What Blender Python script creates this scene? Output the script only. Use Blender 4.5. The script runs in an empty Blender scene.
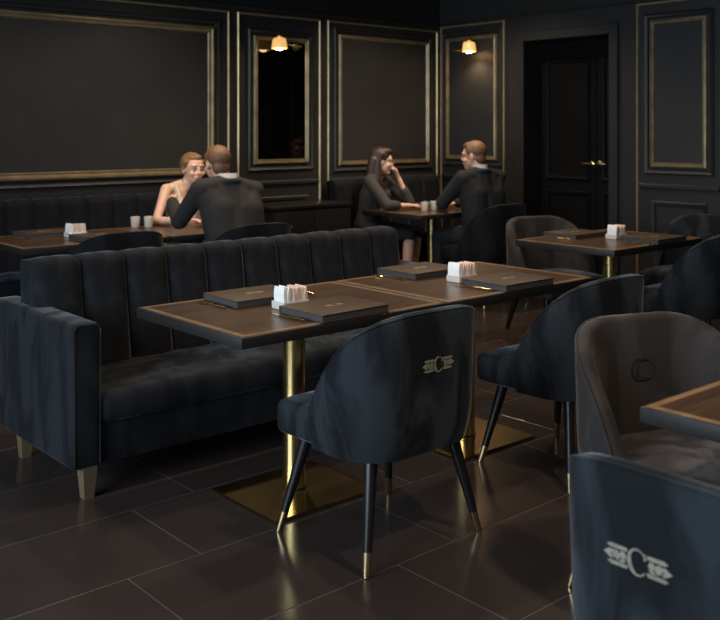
import bpy, bmesh, math, random
from mathutils import Vector, Matrix, Quaternion
random.seed(7)
S = bpy.context.scene
COL = S.collection
rad = math.radians

# ------------------------------------------------------------------ camera
cam_d = bpy.data.cameras.new('camera')
cam_d.sensor_width = 36.0
cam_d.lens = 951.0 / 720.0 * 36.0
cam_d.shift_y = -0.25
cam_d.clip_start = 0.05
cam_d.dof.use_dof = True; cam_d.dof.focus_distance = 3.5; cam_d.dof.aperture_fstop = 4.5
cam = bpy.data.objects.new('camera', cam_d)
cam.location = (0, 0, 1.45)
cam.rotation_euler = (rad(90), 0, rad(-41.1))
COL.objects.link(cam)
S.camera = cam

# ------------------------------------------------------------------ world, lights, exposure
S.view_settings.view_transform = 'Standard'
S.view_settings.look = 'None'
S.view_settings.gamma = 1.0
S.view_settings.use_curve_mapping = False
S.view_settings.exposure = 1.2
w = bpy.data.worlds.new('world'); S.world = w; w.use_nodes = True
bg = w.node_tree.nodes['Background']
bg.inputs[0].default_value = (0.75, 0.86, 1.0, 1); bg.inputs[1].default_value = 0.036


def area(name, loc, target, sx, sy, power, col):
    l = bpy.data.lights.new(name, 'AREA'); l.shape = 'RECTANGLE'; l.size = sx; l.size_y = sy
    l.energy = power; l.color = col
    o = bpy.data.objects.new(name, l); o.location = loc
    o.rotation_euler = (Vector(target) - Vector(loc)).to_track_quat('-Z', 'Y').to_euler()
    COL.objects.link(o); return o


def spot(name, loc, target, power, angle, blend=0.8, size=0.06, col=(1, 0.80, 0.60)):
    l = bpy.data.lights.new(name, 'SPOT'); l.energy = power; l.spot_size = rad(angle); l.spot_blend = blend
    l.shadow_soft_size = size; l.color = col
    o = bpy.data.objects.new(name, l); o.location = loc
    o.rotation_euler = (Vector(target) - Vector(loc)).to_track_quat('-Z', 'Y').to_euler()
    COL.objects.link(o); return o


# added cool fill from the unseen left side; no window is built
area('cool_side_fill', (-2.6, 2.3, 1.9), (2.5, 2.3, 0.9), 3.6, 2.0, 135, (0.71, 0.86, 1.0))
# warm recessed downlights in the ceiling over the tables, plus one added for the walls
for i, (x, y, e) in enumerate([(2.32, 3.2, 34), (3.36, 3.2, 34), (2.45, 0.75, 72), (5.25, 3.6, 40),
                               (2.5, 5.5, 26), (3.62, 5.6, 50), (5.9, 5.6, 62), (4.6, 4.9, 20)]):
    spot('overhead_spot', (x, y, 2.95), (x, y, 0), e, 135, 1.0)

spot('overhead_spot', (3.3, 4.9, 2.95), (3.75, 6.2, 1.0), 26, 50, 1.0)  # added spot aimed at the couple to brighten their faces
spot('overhead_spot', (5.6, 4.9, 2.95), (5.8, 6.2, 1.0), 55, 50, 1.0)  # added spot brightening the woman in glasses, no fixture of its own

# ------------------------------------------------------------------ materials
MATS = {}


def principled(name):
    m = bpy.data.materials.new(name); m.use_nodes = True
    nt = m.node_tree; p = nt.nodes['Principled BSDF']
    MATS[name] = m
    return m, nt, p


def mat(name, col, rough=0.5, metal=0.0, spec=0.5, bump=0.0, bscale=60.0, var=0.0, vscale=4.0, emit=None, estr=0.0, stretch=None, coat=0.0):
    m, nt, p = principled(name)
    p.inputs['Base Color'].default_value = (*col, 1); p.inputs['Roughness'].default_value = rough
    p.inputs['Metallic'].default_value = metal; p.inputs['Specular IOR Level'].default_value = spec
    if coat: p.inputs['Coat Weight'].default_value = coat; p.inputs['Coat Roughness'].default_value = 0.12
    tc = nt.nodes.new('ShaderNodeTexCoord'); mp = nt.nodes.new('ShaderNodeMapping')
    nt.links.new(tc.outputs['Object'], mp.inputs[0])
    if stretch: mp.inputs['Scale'].default_value = stretch
    if var > 0:
        n = nt.nodes.new('ShaderNodeTexNoise'); n.inputs['Scale'].default_value = vscale; n.inputs['Detail'].default_value = 6
        nt.links.new(mp.outputs[0], n.inputs[0])
        r = nt.nodes.new('ShaderNodeValToRGB'); e = r.color_ramp.elements
        e[0].position = 0.3; e[1].position = 0.7
        e[0].color = (*[c * (1 - var) for c in col], 1); e[1].color = (*[min(1, c * (1 + var)) for c in col], 1)
        nt.links.new(n.outputs['Fac'], r.inputs[0]); nt.links.new(r.outputs[0], p.inputs['Base Color'])
    if bump > 0:
        n2 = nt.nodes.new('ShaderNodeTexNoise'); n2.inputs['Scale'].default_value = bscale; n2.inputs['Detail'].default_value = 4
        nt.links.new(mp.outputs[0], n2.inputs[0])
        b = nt.nodes.new('ShaderNodeBump'); b.inputs['Strength'].default_value = bump; b.inputs['Distance'].default_value = 0.004
        nt.links.new(n2.outputs['Fac'], b.inputs['Height']); nt.links.new(b.outputs[0], p.inputs['Normal'])
    if emit:
        p.inputs['Emission Color'].default_value = (*emit, 1); p.inputs['Emission Strength'].default_value = estr
    return m


def velvet(name, c0, c1, sheen, tint):
    m, nt, p = principled(name)
    tc = nt.nodes.new('ShaderNodeTexCoord'); mp = nt.nodes.new('ShaderNodeMapping')
    mp.inputs['Scale'].default_value = (3.6, 3.6, 1.2)
    nt.links.new(tc.outputs['Object'], mp.inputs[0])
    n = nt.nodes.new('ShaderNodeTexNoise'); n.inputs['Scale'].default_value = 2.2; n.inputs['Detail'].default_value = 5
    n.inputs['Distortion'].default_value = 0.9
    nt.links.new(mp.outputs[0], n.inputs[0])
    r = nt.nodes.new('ShaderNodeValToRGB'); e = r.color_ramp.elements
    e[0].position = 0.42; e[1].position = 0.58; e[0].color = (*c0, 1); e[1].color = (*c1, 1)
    nt.links.new(n.outputs['Fac'], r.inputs[0]); nt.links.new(r.outputs[0], p.inputs['Base Color'])
    mr = nt.nodes.new('ShaderNodeMapRange'); mr.inputs[1].default_value = 0.42; mr.inputs[2].default_value = 0.58
    mr.inputs[3].default_value = sheen * 0.32; mr.inputs[4].default_value = sheen
    nt.links.new(n.outputs['Fac'], mr.inputs[0]); nt.links.new(mr.outputs[0], p.inputs['Sheen Weight'])
    p.inputs['Sheen Roughness'].default_value = 0.35; p.inputs['Sheen Tint'].default_value = (*tint, 1)
    p.inputs['Roughness'].default_value = 0.85; p.inputs['Specular IOR Level'].default_value = 0.15
    n2 = nt.nodes.new('ShaderNodeTexNoise'); n2.inputs['Scale'].default_value = 420
    nt.links.new(tc.outputs['Object'], n2.inputs[0])
    b = nt.nodes.new('ShaderNodeBump'); b.inputs['Strength'].default_value = 0.15; b.inputs['Distance'].default_value = 0.001
    nt.links.new(n2.outputs['Fac'], b.inputs['Height']); nt.links.new(b.outputs[0], p.inputs['Normal'])
    return m


def wood(name, a, b, rough):
    m, nt, p = principled(name)
    tc = nt.nodes.new('ShaderNodeTexCoord'); mp = nt.nodes.new('ShaderNodeMapping')
    mp.inputs['Scale'].default_value = (1.2, 14, 14)
    nt.links.new(tc.outputs['Object'], mp.inputs[0])
    n = nt.nodes.new('ShaderNodeTexNoise'); n.inputs['Scale'].default_value = 3.0; n.inputs['Detail'].default_value = 8
    n.inputs['Distortion'].default_value = 0.6
    nt.links.new(mp.outputs[0], n.inputs[0])
    r = nt.nodes.new('ShaderNodeValToRGB'); e = r.color_ramp.elements
    e[0].position = 0.35; e[1].position = 0.68; e[0].color = (*a, 1); e[1].color = (*b, 1)
    nt.links.new(n.outputs['Fac'], r.inputs[0]); nt.links.new(r.outputs[0], p.inputs['Base Color'])
    p.inputs['Roughness'].default_value = rough
    bp = nt.nodes.new('ShaderNodeBump'); bp.inputs['Strength'].default_value = 0.06; bp.inputs['Distance'].default_value = 0.002
    nt.links.new(n.outputs['Fac'], bp.inputs['Height']); nt.links.new(bp.outputs[0], p.inputs['Normal'])
    return m


M_wall = mat('wall_paint', (0.0125, 0.0118, 0.0112), 0.5, var=0.12, bump=0.03)
M_panel = mat('panel_paint', (0.0165, 0.0160, 0.0160), 0.55, var=0.12, bump=0.03)
M_frieze = mat('frieze_paint', (0.006, 0.006, 0.006), 0.6)
M_ceiling = mat('ceiling_paint', (0.010, 0.010, 0.010), 0.7)
M_gold = mat('antique_gold', (0.28, 0.215, 0.125), 0.42, metal=0.7, var=0.25, vscale=9)
M_gold_line = mat('gold_leaf_line', (0.46, 0.35, 0.19), 0.4, metal=0.75, var=0.2, vscale=9)
M_brass = mat('brushed_brass', (0.78, 0.56, 0.24), 0.24, metal=1.0, var=0.08, vscale=14, bump=0.03, bscale=30, stretch=(8, 8, .5))
M_brass_plate = mat('polished_brass', (0.58, 0.42, 0.19), 0.2, metal=1.0, var=0.12, vscale=6)
M_ferrule = mat('brass_tip', (0.62, 0.47, 0.25), 0.28, metal=1.0)
M_tile = mat('dark_tile', (0.038, 0.0280, 0.0248), 0.17, spec=0.5, var=0.15, vscale=1.6)
M_grout = mat('grout', (0.080, 0.062, 0.053), 0.7)
M_sofa = velvet('sofa_velvet', (0.0070, 0.0078, 0.0096), (0.0130, 0.0147, 0.0176), 0.24, (0.70, 0.73, 0.78))
M_chair = velvet('chair_velvet', (0.0070, 0.0079, 0.0095), (0.0205, 0.0242, 0.0286), 0.42, (0.66, 0.74, 0.82))
M_taupe = velvet('taupe_velvet', (0.026, 0.0228, 0.0220), (0.040, 0.0345, 0.0325), 0.32, (0.85, 0.75, 0.70))
M_banq = velvet('banquette_velvet', (0.0045, 0.005, 0.007), (0.008, 0.009, 0.012), 0.16, (0.5, 0.6, 0.8))
M_blackwood = mat('black_lacquer_wood', (0.008, 0.007, 0.007), 0.32)
M_legwood = mat('sofa_leg_wood', (0.125, 0.088, 0.050), 0.42, var=0.2)
M_top = wood('table_top_wood', (0.040, 0.022, 0.013), (0.085, 0.047, 0.027), 0.30)
M_edge = wood('table_edge_wood', (0.007, 0.0058, 0.0052), (0.013, 0.0105, 0.009), 0.55)
M_inlay = wood('table_inlay_wood', (0.17, 0.100, 0.052), (0.28, 0.175, 0.095), 0.32)
M_leather = mat('menu_leather', (0.060, 0.039, 0.025), 0.5, spec=0.3, bump=0.25, bscale=160, var=0.15)
M_paper = mat('menu_paper', (0.045, 0.042, 0.042), 0.8)
M_foil = mat('gold_foil', (0.62, 0.46, 0.22), 0.35, metal=0.8)
M_thread = mat('emblem_thread', (0.21, 0.19, 0.145), 0.6, var=0.25, vscale=60, bump=0.3, bscale=300)
M_thread_dark = mat('emblem_thread_dark', (0.012, 0.012, 0.013), 0.7, bump=0.3, bscale=300)
M_cutlery = mat('gold_cutlery', (0.80, 0.58, 0.30), 0.2, metal=1.0)
M_white = mat('white_paper', (0.88, 0.85, 0.80), 0.7, var=0.06, vscale=30)
M_peach = mat('peach_paper', (0.80, 0.56, 0.44), 0.7, var=0.15, vscale=60)
M_cup = mat('white_porcelain', (0.62, 0.56, 0.48), 0.25)
M_candle = mat('candle_glass', (0.8, 0.6, 0.35), 0.3, emit=(1.0, 0.62, 0.25), estr=1.2)
M_bulb = mat('bulb', (1, 0.85, 0.6), 0.4, emit=(1.0, 0.66, 0.30), estr=14)
M_amber = mat('amber_glass', (0.8, 0.5, 0.2), 0.25, emit=(1.0, 0.52, 0.16), estr=0.30)
M_mirror = mat('smoked_mirror', (0.03, 0.03, 0.032), 0.06, metal=1.0)
M_door = mat('door_paint', (0.0030, 0.0028, 0.0028), 0.6, spec=0.12)
M_skin = mat('skin_light', (0.66, 0.40, 0.28), 0.5, var=0.08, vscale=25, bump=0.04, bscale=250)
M_skin2 = mat('skin_warm', (0.62, 0.34, 0.23), 0.5, var=0.08, vscale=25, bump=0.04, bscale=250)
M_suit = mat('charcoal_suit', (0.0155, 0.0138, 0.0135), 0.85, bump=0.15, bscale=400, var=0.1, vscale=8)
M_navy = mat('navy_suit', (0.0055, 0.0058, 0.0078), 0.85, bump=0.15, bscale=400, var=0.1, vscale=8)
M_blouse = mat('grey_jacket', (0.030, 0.027, 0.024), 0.85, bump=0.15, bscale=300, var=0.1, vscale=8)
M_plum = mat('plum_top', (0.020, 0.012, 0.013), 0.8)
M_cream = mat('cream_dress', (0.60, 0.47, 0.33), 0.75, bump=0.1, bscale=200, var=0.06)
M_shirt = mat('white_shirt', (0.60, 0.57, 0.55), 0.8)
M_trouser = mat('black_trousers', (0.010, 0.010, 0.011), 0.9)
M_shoe = mat('black_shoe_leather', (0.008, 0.007, 0.007), 0.3)
M_hair_red = mat('auburn_hair', (0.22, 0.105, 0.042), 0.5, var=0.35, vscale=40, bump=0.5, bscale=90, stretch=(6, 6, 1))
M_hair_brown = mat('brown_hair', (0.155, 0.074, 0.035), 0.5, var=0.35, vscale=40, bump=0.5, bscale=90, stretch=(6, 6, 1))
M_hair_dark = mat('dark_hair', (0.030, 0.014, 0.011), 0.42, var=0.35, vscale=40, bump=0.5, bscale=90, stretch=(6, 6, 1))
M_eye = mat('eye_white', (0.30, 0.26, 0.24), 0.2)
M_iris = mat('eye_iris', (0.02, 0.015, 0.012), 0.2)
M_lip = mat('lip', (0.42, 0.12, 0.10), 0.4)
M_black = mat('black_plastic', (0.006, 0.006, 0.006), 0.3)


# ------------------------------------------------------------------ mesh helpers
class B:
    def __init__(s):
        s.bm = bmesh.new()

    def add(s, verts, faces):
        vs = [s.bm.verts.new(v) for v in verts]
        for f in faces:
            try: s.bm.faces.new([vs[i] for i in f])
            except ValueError: pass
        return s

    def box(s, lo, hi, bev=0.0, seg=2):
        t = bmesh.new(); bmesh.ops.create_cube(t, size=1.0)
        lo = Vector(lo); hi = Vector(hi); c = (lo + hi) / 2; d = hi - lo
        for v in t.verts: v.co = Vector((v.co.x * d.x, v.co.y * d.y, v.co.z * d.z)) + c
        if bev > 0:
            bmesh.ops.bevel(t, geom=list(t.edges), offset=bev, segments=seg, profile=0.5, affect='EDGES')
        s.merge(t); return s

    def merge(s, t, M=None):
        idx = {}
        for v in t.verts: idx[v] = s.bm.verts.new((M @ v.co) if M else v.co)
        for f in t.faces:
            try: s.bm.faces.new([idx[v] for v in f.verts])
            except ValueError: pass
        t.free()

    def loft(s, rings, closed=True, caps=True):
        n = len(rings[0]); vs = [[s.bm.verts.new(p) for p in r] for r in rings]
        for a, b in zip(vs, vs[1:]):
            for i in range(n if closed else n - 1):
                j = (i + 1) % n
                try: s.bm.faces.new((a[i], a[j], b[j], b[i]))
                except ValueError: pass
        if caps and closed:
            s.bm.faces.new(vs[0][::-1]); s.bm.faces.new(vs[-1])
        return s

    def cone(s, p0, p1, r0, r1, n=16):
        p0 = Vector(p0); p1 = Vector(p1); q = (p1 - p0).to_track_quat('Z', 'Y')
        ring = lambda p, r: [p + q @ Vector((r * math.cos(2 * math.pi * i / n), r * math.sin(2 * math.pi * i / n), 0)) for i in range(n)]
        return s.loft([ring(p0, r0), ring(p1, r1)])

    def tube(s, pts, r, n=8):
        pts = [Vector(p) for p in pts]; rings = []
        for i, p in enumerate(pts):
            t = (pts[min(i + 1, len(pts) - 1)] - pts[max(i - 1, 0)]).normalized()
            q = t.to_track_quat('Z', 'Y'); rr = r[i] if isinstance(r, (list, tuple)) else r
            rings.append([p + q @ Vector((rr * math.cos(2 * math.pi * k / n), rr * math.sin(2 * math.pi * k / n), 0)) for k in range(n)])
        return s.loft(rings)

    def lathe(s, prof, c=(0, 0, 0), axis=(0, 0, 1), n=20):
        c = Vector(c); q = Vector(axis).to_track_quat('Z', 'Y')
        return s.loft([[c + q @ Vector((r * math.cos(2 * math.pi * i / n), r * math.sin(2 * math.pi * i / n), z)) for i in range(n)] for r, z in prof])

    def ell(s, c, r, q=None, n=16, m=10):
        c = Vector(c); q = q or Quaternion(); rings = []
        for j in range(m + 1):
            ph = -math.pi / 2 + math.pi * j / m; ph = max(-1.56, min(1.56, ph))
            rings.append([c + q @ Vector((r[0] * math.cos(ph) * math.cos(2 * math.pi * i / n), r[1] * math.cos(ph) * math.sin(2 * math.pi * i / n), r[2] * math.sin(ph))) for i in range(n)])
        return s.loft(rings)

    def cap(s, p0, p1, r0, r1, n=14, flat=1.0, fdir=None):
        """tapered capsule"""
        p0 = Vector(p0); p1 = Vector(p1); d = p1 - p0; L = max(d.length, 1e-5)
        q = d.to_track_quat('Z', 'Y'); rings = []
        prof = [(r0 * math.cos(a), -r0 * math.sin(a)) for a in (1.55, 1.1, .7, .3)] + [(r0, 0)]
        prof += [(r0 + (r1 - r0) * t, L * t) for t in (.33, .66)] + [(r1, L)]
        prof += [(r1 * math.cos(a), L + r1 * math.sin(a)) for a in (.3, .7, 1.1, 1.55)]
        for r, z in prof:
            rings.append([p0 + q @ Vector((r * math.cos(2 * math.pi * i / n), r * math.sin(2 * math.pi * i / n), z)) for i in range(n)])
        return s.loft(rings)

    def build(s, name, m, parent=None, smooth=35, kind=None):
        bmesh.ops.recalc_face_normals(s.bm, faces=list(s.bm.faces))
        me = bpy.data.meshes.new(name); s.bm.to_mesh(me); s.bm.free()
        if smooth:
            for p in me.polygons: p.use_smooth = True
            me.set_sharp_from_angle(angle=rad(smooth))
        me.materials.append(m)
        o = bpy.data.objects.new(name, me); COL.objects.link(o)
        if parent: o.parent = parent
        if kind: o['kind'] = kind
        return o


def thing(name, label, cat, loc=(0, 0, 0), rz=0.0, group=None):
    o = bpy.data.objects.new(name, None); o.empty_display_size = 0.1
    o.location = loc; o.rotation_euler = (0, 0, rz); COL.objects.link(o)
    return tag(o, label, cat, group)


def tag(o, label, cat, group=None):
    o['label'] = label; o['category'] = cat
    if group: o['group'] = group
    return o


def copy_tree(o, parent=None):
    c = o.copy(); COL.objects.link(c); c.parent = parent
    for ch in list(o.children): copy_tree(ch, c)
    return c


def place(proto, used, loc, rz, label, group=None):
    o = copy_tree(proto) if used.get(proto.name) else proto
    used[proto.name] = True
    o.location = loc; o.rotation_euler = (0, 0, rz); o['label'] = label
    if group: o['group'] = group
    elif 'group' in o: del o['group']
    return o


USED = {}


def remesh(b, name, m, parent, voxel=0.006, smooth=4, kind=None):
    bmesh.ops.recalc_face_normals(b.bm, faces=list(b.bm.faces))
    me = bpy.data.meshes.new('tmp'); b.bm.to_mesh(me); b.bm.free()
    o = bpy.data.objects.new('tmp', me); COL.objects.link(o)
    r = o.modifiers.new('r', 'REMESH'); r.mode = 'VOXEL'; r.voxel_size = voxel; r.use_smooth_shade = True
    if smooth:
        sm = o.modifiers.new('s', 'SMOOTH'); sm.factor = 0.5; sm.iterations = smooth
    bpy.context.view_layer.update()
    dg = bpy.context.evaluated_depsgraph_get()
    out = bpy.data.meshes.new_from_object(o.evaluated_get(dg)); out.name = name
    bpy.data.objects.remove(o); bpy.data.meshes.remove(me)
    out.materials.clear(); out.materials.append(m)
    for p in out.polygons: p.use_smooth = True; p.material_index = 0
    ob = bpy.data.objects.new(name, out); COL.objects.link(ob); ob.parent = parent
    return ob


# ------------------------------------------------------------------ room shell
WY, WX, CEIL = 6.70, 6.90, 3.05
floor = B().box((-2.5, -2.5, -0.10), (WX, WY, -0.0012)).build('floor', M_grout, kind='structure', smooth=0)
# large-format tiles, each its own piece
T_W, T_H, G = 1.0, 0.5, 0.0019
tile_cache = {}
row = -9
while True:
    y0 = 2.31 + row * T_H
    if y0 > WY - 0.02: break
    y1 = min(y0 + T_H, WY)
    off = (1.455 + 0.275 * row) % T_W
    x = -3.0 + off
    while x < WX - 0.02:
        xa, xb = max(x, -2.5), min(x + T_W, WX)
        ya, yb = max(y0, -2.5), y1
        if xb - xa > 0.02 and yb - ya > 0.02:
            key = (round(xb - xa, 3), round(yb - ya, 3))
            if key not in tile_cache:
                o = B().box((0, 0, -0.012), (key[0] - 2 * G, key[1] - 2 * G, 0), 0.0012, 1).build('tile', M_tile, floor, smooth=0)
                tile_cache[key] = o.data
            else:
                o = bpy.data.objects.new('tile', tile_cache[key]); COL.objects.link(o); o.parent = floor
            o.location = (xa + G, ya + G, random.uniform(-0.0006, 0.0))
        x += T_W
    row += 1

ceiling = B().box((-2.5, -2.5, CEIL), (WX + 0.3, WY + 0.2, CEIL + 0.1)).build('ceiling', M_ceiling, kind='structure', smooth=0)
wall_back = B().box((-2.5, WY, -0.1), (WX + 0.3, WY + 0.2, CEIL)).build('wall_back', M_wall, kind='structure', smooth=0)
DY0, DY1, DZ = 4.684, 5.60, 2.262
b = B()
b.box((WX, -2.5, -0.1), (WX + 0.34, DY0, CEIL)); b.box((WX, DY1, -0.1), (WX + 0.34, WY, CEIL)); b.box((WX, DY0, DZ), (WX + 0.34, DY1, CEIL))
b.box((WX + 0.34, DY0 - 0.1, -0.1), (WX + 0.40, DY1 + 0.1, CEIL)); b.box((WX, DY0, -0.1), (WX + 0.34, DY1, 0.0))  # added backing and sill behind the doors, closing the light gap
wall_right = b.build('wall_right', M_wall, kind='structure', smooth=0)


def to_wall(side):
    return (lambda a, z, o: (a, WY - o, z)) if side == 'back' else (lambda a, z, o: (WX - o, a, z))


def moulding(name, side, parent, a0, a1, z0, z1, prof, m, top=True, bottom=True):
    """profile swept round a rectangle with mitred corners; prof: (inset, proud)"""
    f = to_wall(side); bb = B(); rings = []
    for sa, sz in ((0, 0), (1, 0), (1, 1), (0, 1)):
        rings.append([f((a1 - i) if sa else (a0 + i), (z1 - i) if sz else (z0 + i), o) for i, o in prof])
    bb.loft(rings + [rings[0]], closed=False, caps=False)
    return bb.build(name, m, parent, smooth=30)


def slab(name, side, parent, a0, a1, z0, z1, o, m, bev=0.004):
    f = to_wall(side); p, q = f(a0, z0, 0), f(a1, z1, o)
    return B().box([min(i, j) for i, j in zip(p, q)], [max(i, j) for i, j in zip(p, q)], bev, 1).build(name, m, parent, smooth=0)


P_THIN = [(0, 0), (0, 0.012), (0.006, 0.018), (0.013, 0.018), (0.018, 0.011), (0.018, 0)]
P_GOLD = [(0, 0), (0, 0.016), (0.006, 0.026), (0.016, 0.028), (0.022, 0.019), (0.028, 0.018), (0.034, 0.022), (0.040, 0.013), (0.040, 0)]
P_BIG = [(0, 0), (0, 0.018), (0.008, 0.034), (0.022, 0.036), (0.030, 0.024), (0.044, 0.020), (0.052, 0.026), (0.060, 0.014), (0.060, 0)]
P_DARK = [(0, 0), (0, 0.012), (0.010, 0.022), (0.020, 0.016), (0.032, 0.014), (0.040, 0)]


def module(side, parent, a0, a1, fa0, fa1, fz0, fz1, prof, outer_gold=True, top=2.445, panel=True, low=True):
    moulding('module_moulding', side, parent, a0, a1, 0.16, top, P_THIN, M_gold_line)
    if panel:
        moulding('panel_moulding', side, parent, fa0 - 0.055, fa1 + 0.055, fz0 - 0.055, fz1 + 0.055, P_DARK, M_wall)
        moulding('gold_moulding', side, parent, fa0, fa1, fz0, fz1, prof, M_gold)
        slab('wall_panel', side, parent, fa0 + 0.03, fa1 - 0.03, fz0 + 0.03, fz1 - 0.03, 0.012, M_panel)
    if low:
        moulding('wainscot_moulding', side, parent, a0 + 0.14, a1 - 0.14, 0.30, 0.875, P_DARK, M_wall)


# back wall: wide panel, mirror bay, corner panel
module('back', wall_back, 0.30, 4.394, 0.46, 4.238, 1.085, 2.300, P_BIG)
module('back', wall_back, 4.473, 5.366, 0, 0, 0, 0, P_GOLD, panel=False)
module('back', wall_back, 5.447, 6.872, 5.577, 6.745, 1.125, 2.325, P_GOLD)
slab('wall_panel', 'back', wall_back, -2.4, 0.22, 0.2, 2.44, 0.012, M_panel)
# right wall
module('right', wall_right, 5.837, 6.671, 5.923, 6.588, 1.160, 2.362, P_GOLD, top=2.483)
module('right', wall_right, 3.66, 4.423, 3.793, 4.293, 1.147, 2.343, P_GOLD, top=2.492)
module('right', wall_right, 1.30, 3.58, 1.42, 3.45, 1.147, 2.343, P_GOLD, top=2.492)
module('right', wall_right, -2.0, 1.22, -1.86, 1.08, 1.147, 2.343, P_GOLD, top=2.492)
# dado rail, crown rail, frieze, baseboards
for side, wl, spans in (('back', wall_back, [(4.50, 5.34), (5.47, 6.85)]), ('right', wall_right, [(5.86, 6.65), (3.69, 4.40), (1.33, 3.55), (-1.97, 1.19)])):
    for a0, a1 in spans:
        slab('dado_rail', side, wl, a0, a1, 0.975, 1.012, 0.022, M_wall, 0.006)
slab('crown_rail', 'back', wall_back, -2.5, WX, 2.470, 2.505, 0.03, M_wall, 0.008)
slab('frieze', 'back', wall_back, -2.5, WX, 2.505, CEIL, 0.012, M_frieze)
slab('crown_rail', 'right', wall_right, -2.5, WY - 0.03, 2.500, 2.522, 0.02, M_wall, 0.006)
bb = slab('baseboard_back', 'back', None, -2.5, WX, 0.0, 0.12, 0.02, M_wall, 0.005); bb['kind'] = 'structure'
for i, (a0, a1) in enumerate([(-2.5, DY0 - 0.10), (DY1 + 0.10, WY - 0.02)]):
    bb = slab('baseboard_right', 'right', None, a0, a1, 0.0, 0.12, 0.02, M_wall, 0.005); bb['kind'] = 'structure'
# door casing and the pair of doors deep in the opening
b = B()
b.box((WX - 0.028, DY0 - 0.09, 0), (WX, DY0, DZ + 0.09), 0.006, 1); b.box((WX - 0.028, DY1, 0), (WX, DY1 + 0.09, DZ + 0.09), 0.006, 1)
b.box((WX - 0.028, DY0, DZ), (WX, DY1, DZ + 0.09), 0.006, 1)
trim = b.build('trim_1', M_wall, kind='structure', smooth=0)
door = bpy.data.objects.new('door_1', None); COL.objects.link(door); door['kind'] = 'structure'
door['label'] = 'black panelled double door with brass handles, set deep in the wall'
DX = WX + 0.24
for k, (y0, y1, hy) in enumerate(((4.690, 4.985, 4.955), (4.992, 5.594, 5.035))):
    leaf = B().box((DX, y0, 0.01), (DX + 0.045, y1, DZ - 0.06), 0.003, 1).build('door_leaf', M_door, door, smooth=0)
    for z0, z1 in ((0.15, 0.90), (1.0, DZ - 0.16)):
        bb = B(); rings = []
        for sa, sz in ((0, 0), (1, 0), (1, 1), (0, 1)):
            rings.append([(DX - o, (y1 - 0.06 - i) if sa else (y0 + 0.06 + i), (z1 - i) if sz else (z0 + i)) for i, o in P_DARK])
        bb.loft(rings + [rings[0]], closed=False, caps=False); bb.build('door_moulding', M_door, leaf, smooth=30)
    d = -1 if k == 0 else 1
    hb = B(); hb.lathe([(0.001, 0), (0.024, 0), (0.024, 0.006), (0.011, 0.012), (0.010, 0.045), (0.001, 0.047)], (DX, hy, 1.15), (-1, 0, 0), 14)
    hb.tube([(DX - 0.042, hy, 1.15), (DX - 0.046, hy + d * 0.05, 1.15), (DX - 0.042, hy + d * 0.085, 1.148)], [0.009, 0.009, 0.007])
    hb.build('door_handle', M_brass, leaf)
B().box((DX - 0.01, DY0, DZ - 0.06), (DX + 0.05, DY1, DZ)).build('door_head', M_door, door, smooth=0)

# mirror between the banquettes
mir = thing('wall_mirror', 'tall smoked mirror in a slim gold frame on the panelled wall', 'mirror', (4.9325, WY, 1.156))
o = moulding('mirror_frame', 'back', mir, 4.636, 5.229, 1.156, 2.256, P_GOLD, M_gold); o.location = (-4.9325, -WY, -1.156)
o = moulding('outer_moulding', 'back', mir, 4.580, 5.285, 1.100, 2.312, P_DARK, M_wall); o.location = (-4.9325, -WY, -1.156)
o = slab('mirror_glass', 'back', mir, 4.670, 5.195, 1.190, 2.222, 0.008, M_mirror); o.location = (-4.9325, -WY, -1.156)


def sconce(loc, out, along, label, power):
    """loc on the wall; out = wall normal, along = direction the arm runs"""
    t = thing('wall_sconce', label, 'sconce', loc, 0, 'brass wall sconces')
    o, a = Vector(out), Vector(along)
    B().lathe([(0.001, 0), (0.028, 0), (0.028, 0.008), (0.016, 0.014), (0.001, 0.014)], a * 0.17, out, 18).build('backplate', M_brass, t)
    B().tube([a * 0.17 + o * 0.01, a * 0.17 + o * 0.055, a * 0.145 + o * 0.075, a * 0.09 + o * 0.08, o * 0.08], 0.0075, 10).build('arm', M_brass, t)
    c = o * 0.08
    b = B(); prof = [(0.020, 0.052), (0.034, 0.046), (0.040, 0.030), (0.046, -0.030), (0.043, -0.030), (0.037, 0.028), (0.030, 0.040), (0.001, 0.044)]
    b.loft([[c + Vector((r * math.cos(2 * math.pi * i / 20), r * math.sin(2 * math.pi * i / 20), z)) for i in range(20)] for r, z in prof], caps=False)
    b.build('shade', M_amber, t)
    B().lathe([(0.001, 0.05), (0.012, 0.05), (0.016, 0.066), (0.008, 0.078), (0.001, 0.082)], c, (0, 0, 1), 12).build('finial', M_brass, t)
    B().ell(c + Vector((0, 0, -0.018)), (0.026, 0.026, 0.026)).build('bulb', M_bulb, t)
    l = bpy.data.lights.new('sconce_light', 'SPOT'); l.energy = power; l.color = (1, 0.70, 0.40); l.spot_size = rad(120); l.spot_blend = 1.0
    l.shadow_soft_size = 0.02
    lo = bpy.data.objects.new('sconce_light', l); COL.objects.link(lo); lo.parent = t; lo.location = c + Vector((0, 0, -0.05))
    t.scale = (1.5, 1.5, 1.15)
    return t


sconce((4.82, WY - 0.008, 2.18), (0, -1, 0), (1, 0, 0), 'brass wall sconce mounted over the smoked mirror', 3)
sconce((WX - 0.012, 6.17, 2.235), (-1, 0, 0), (0, 1, 0), 'brass wall sconce lighting the narrow panel beside the doorway', 6)


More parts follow.
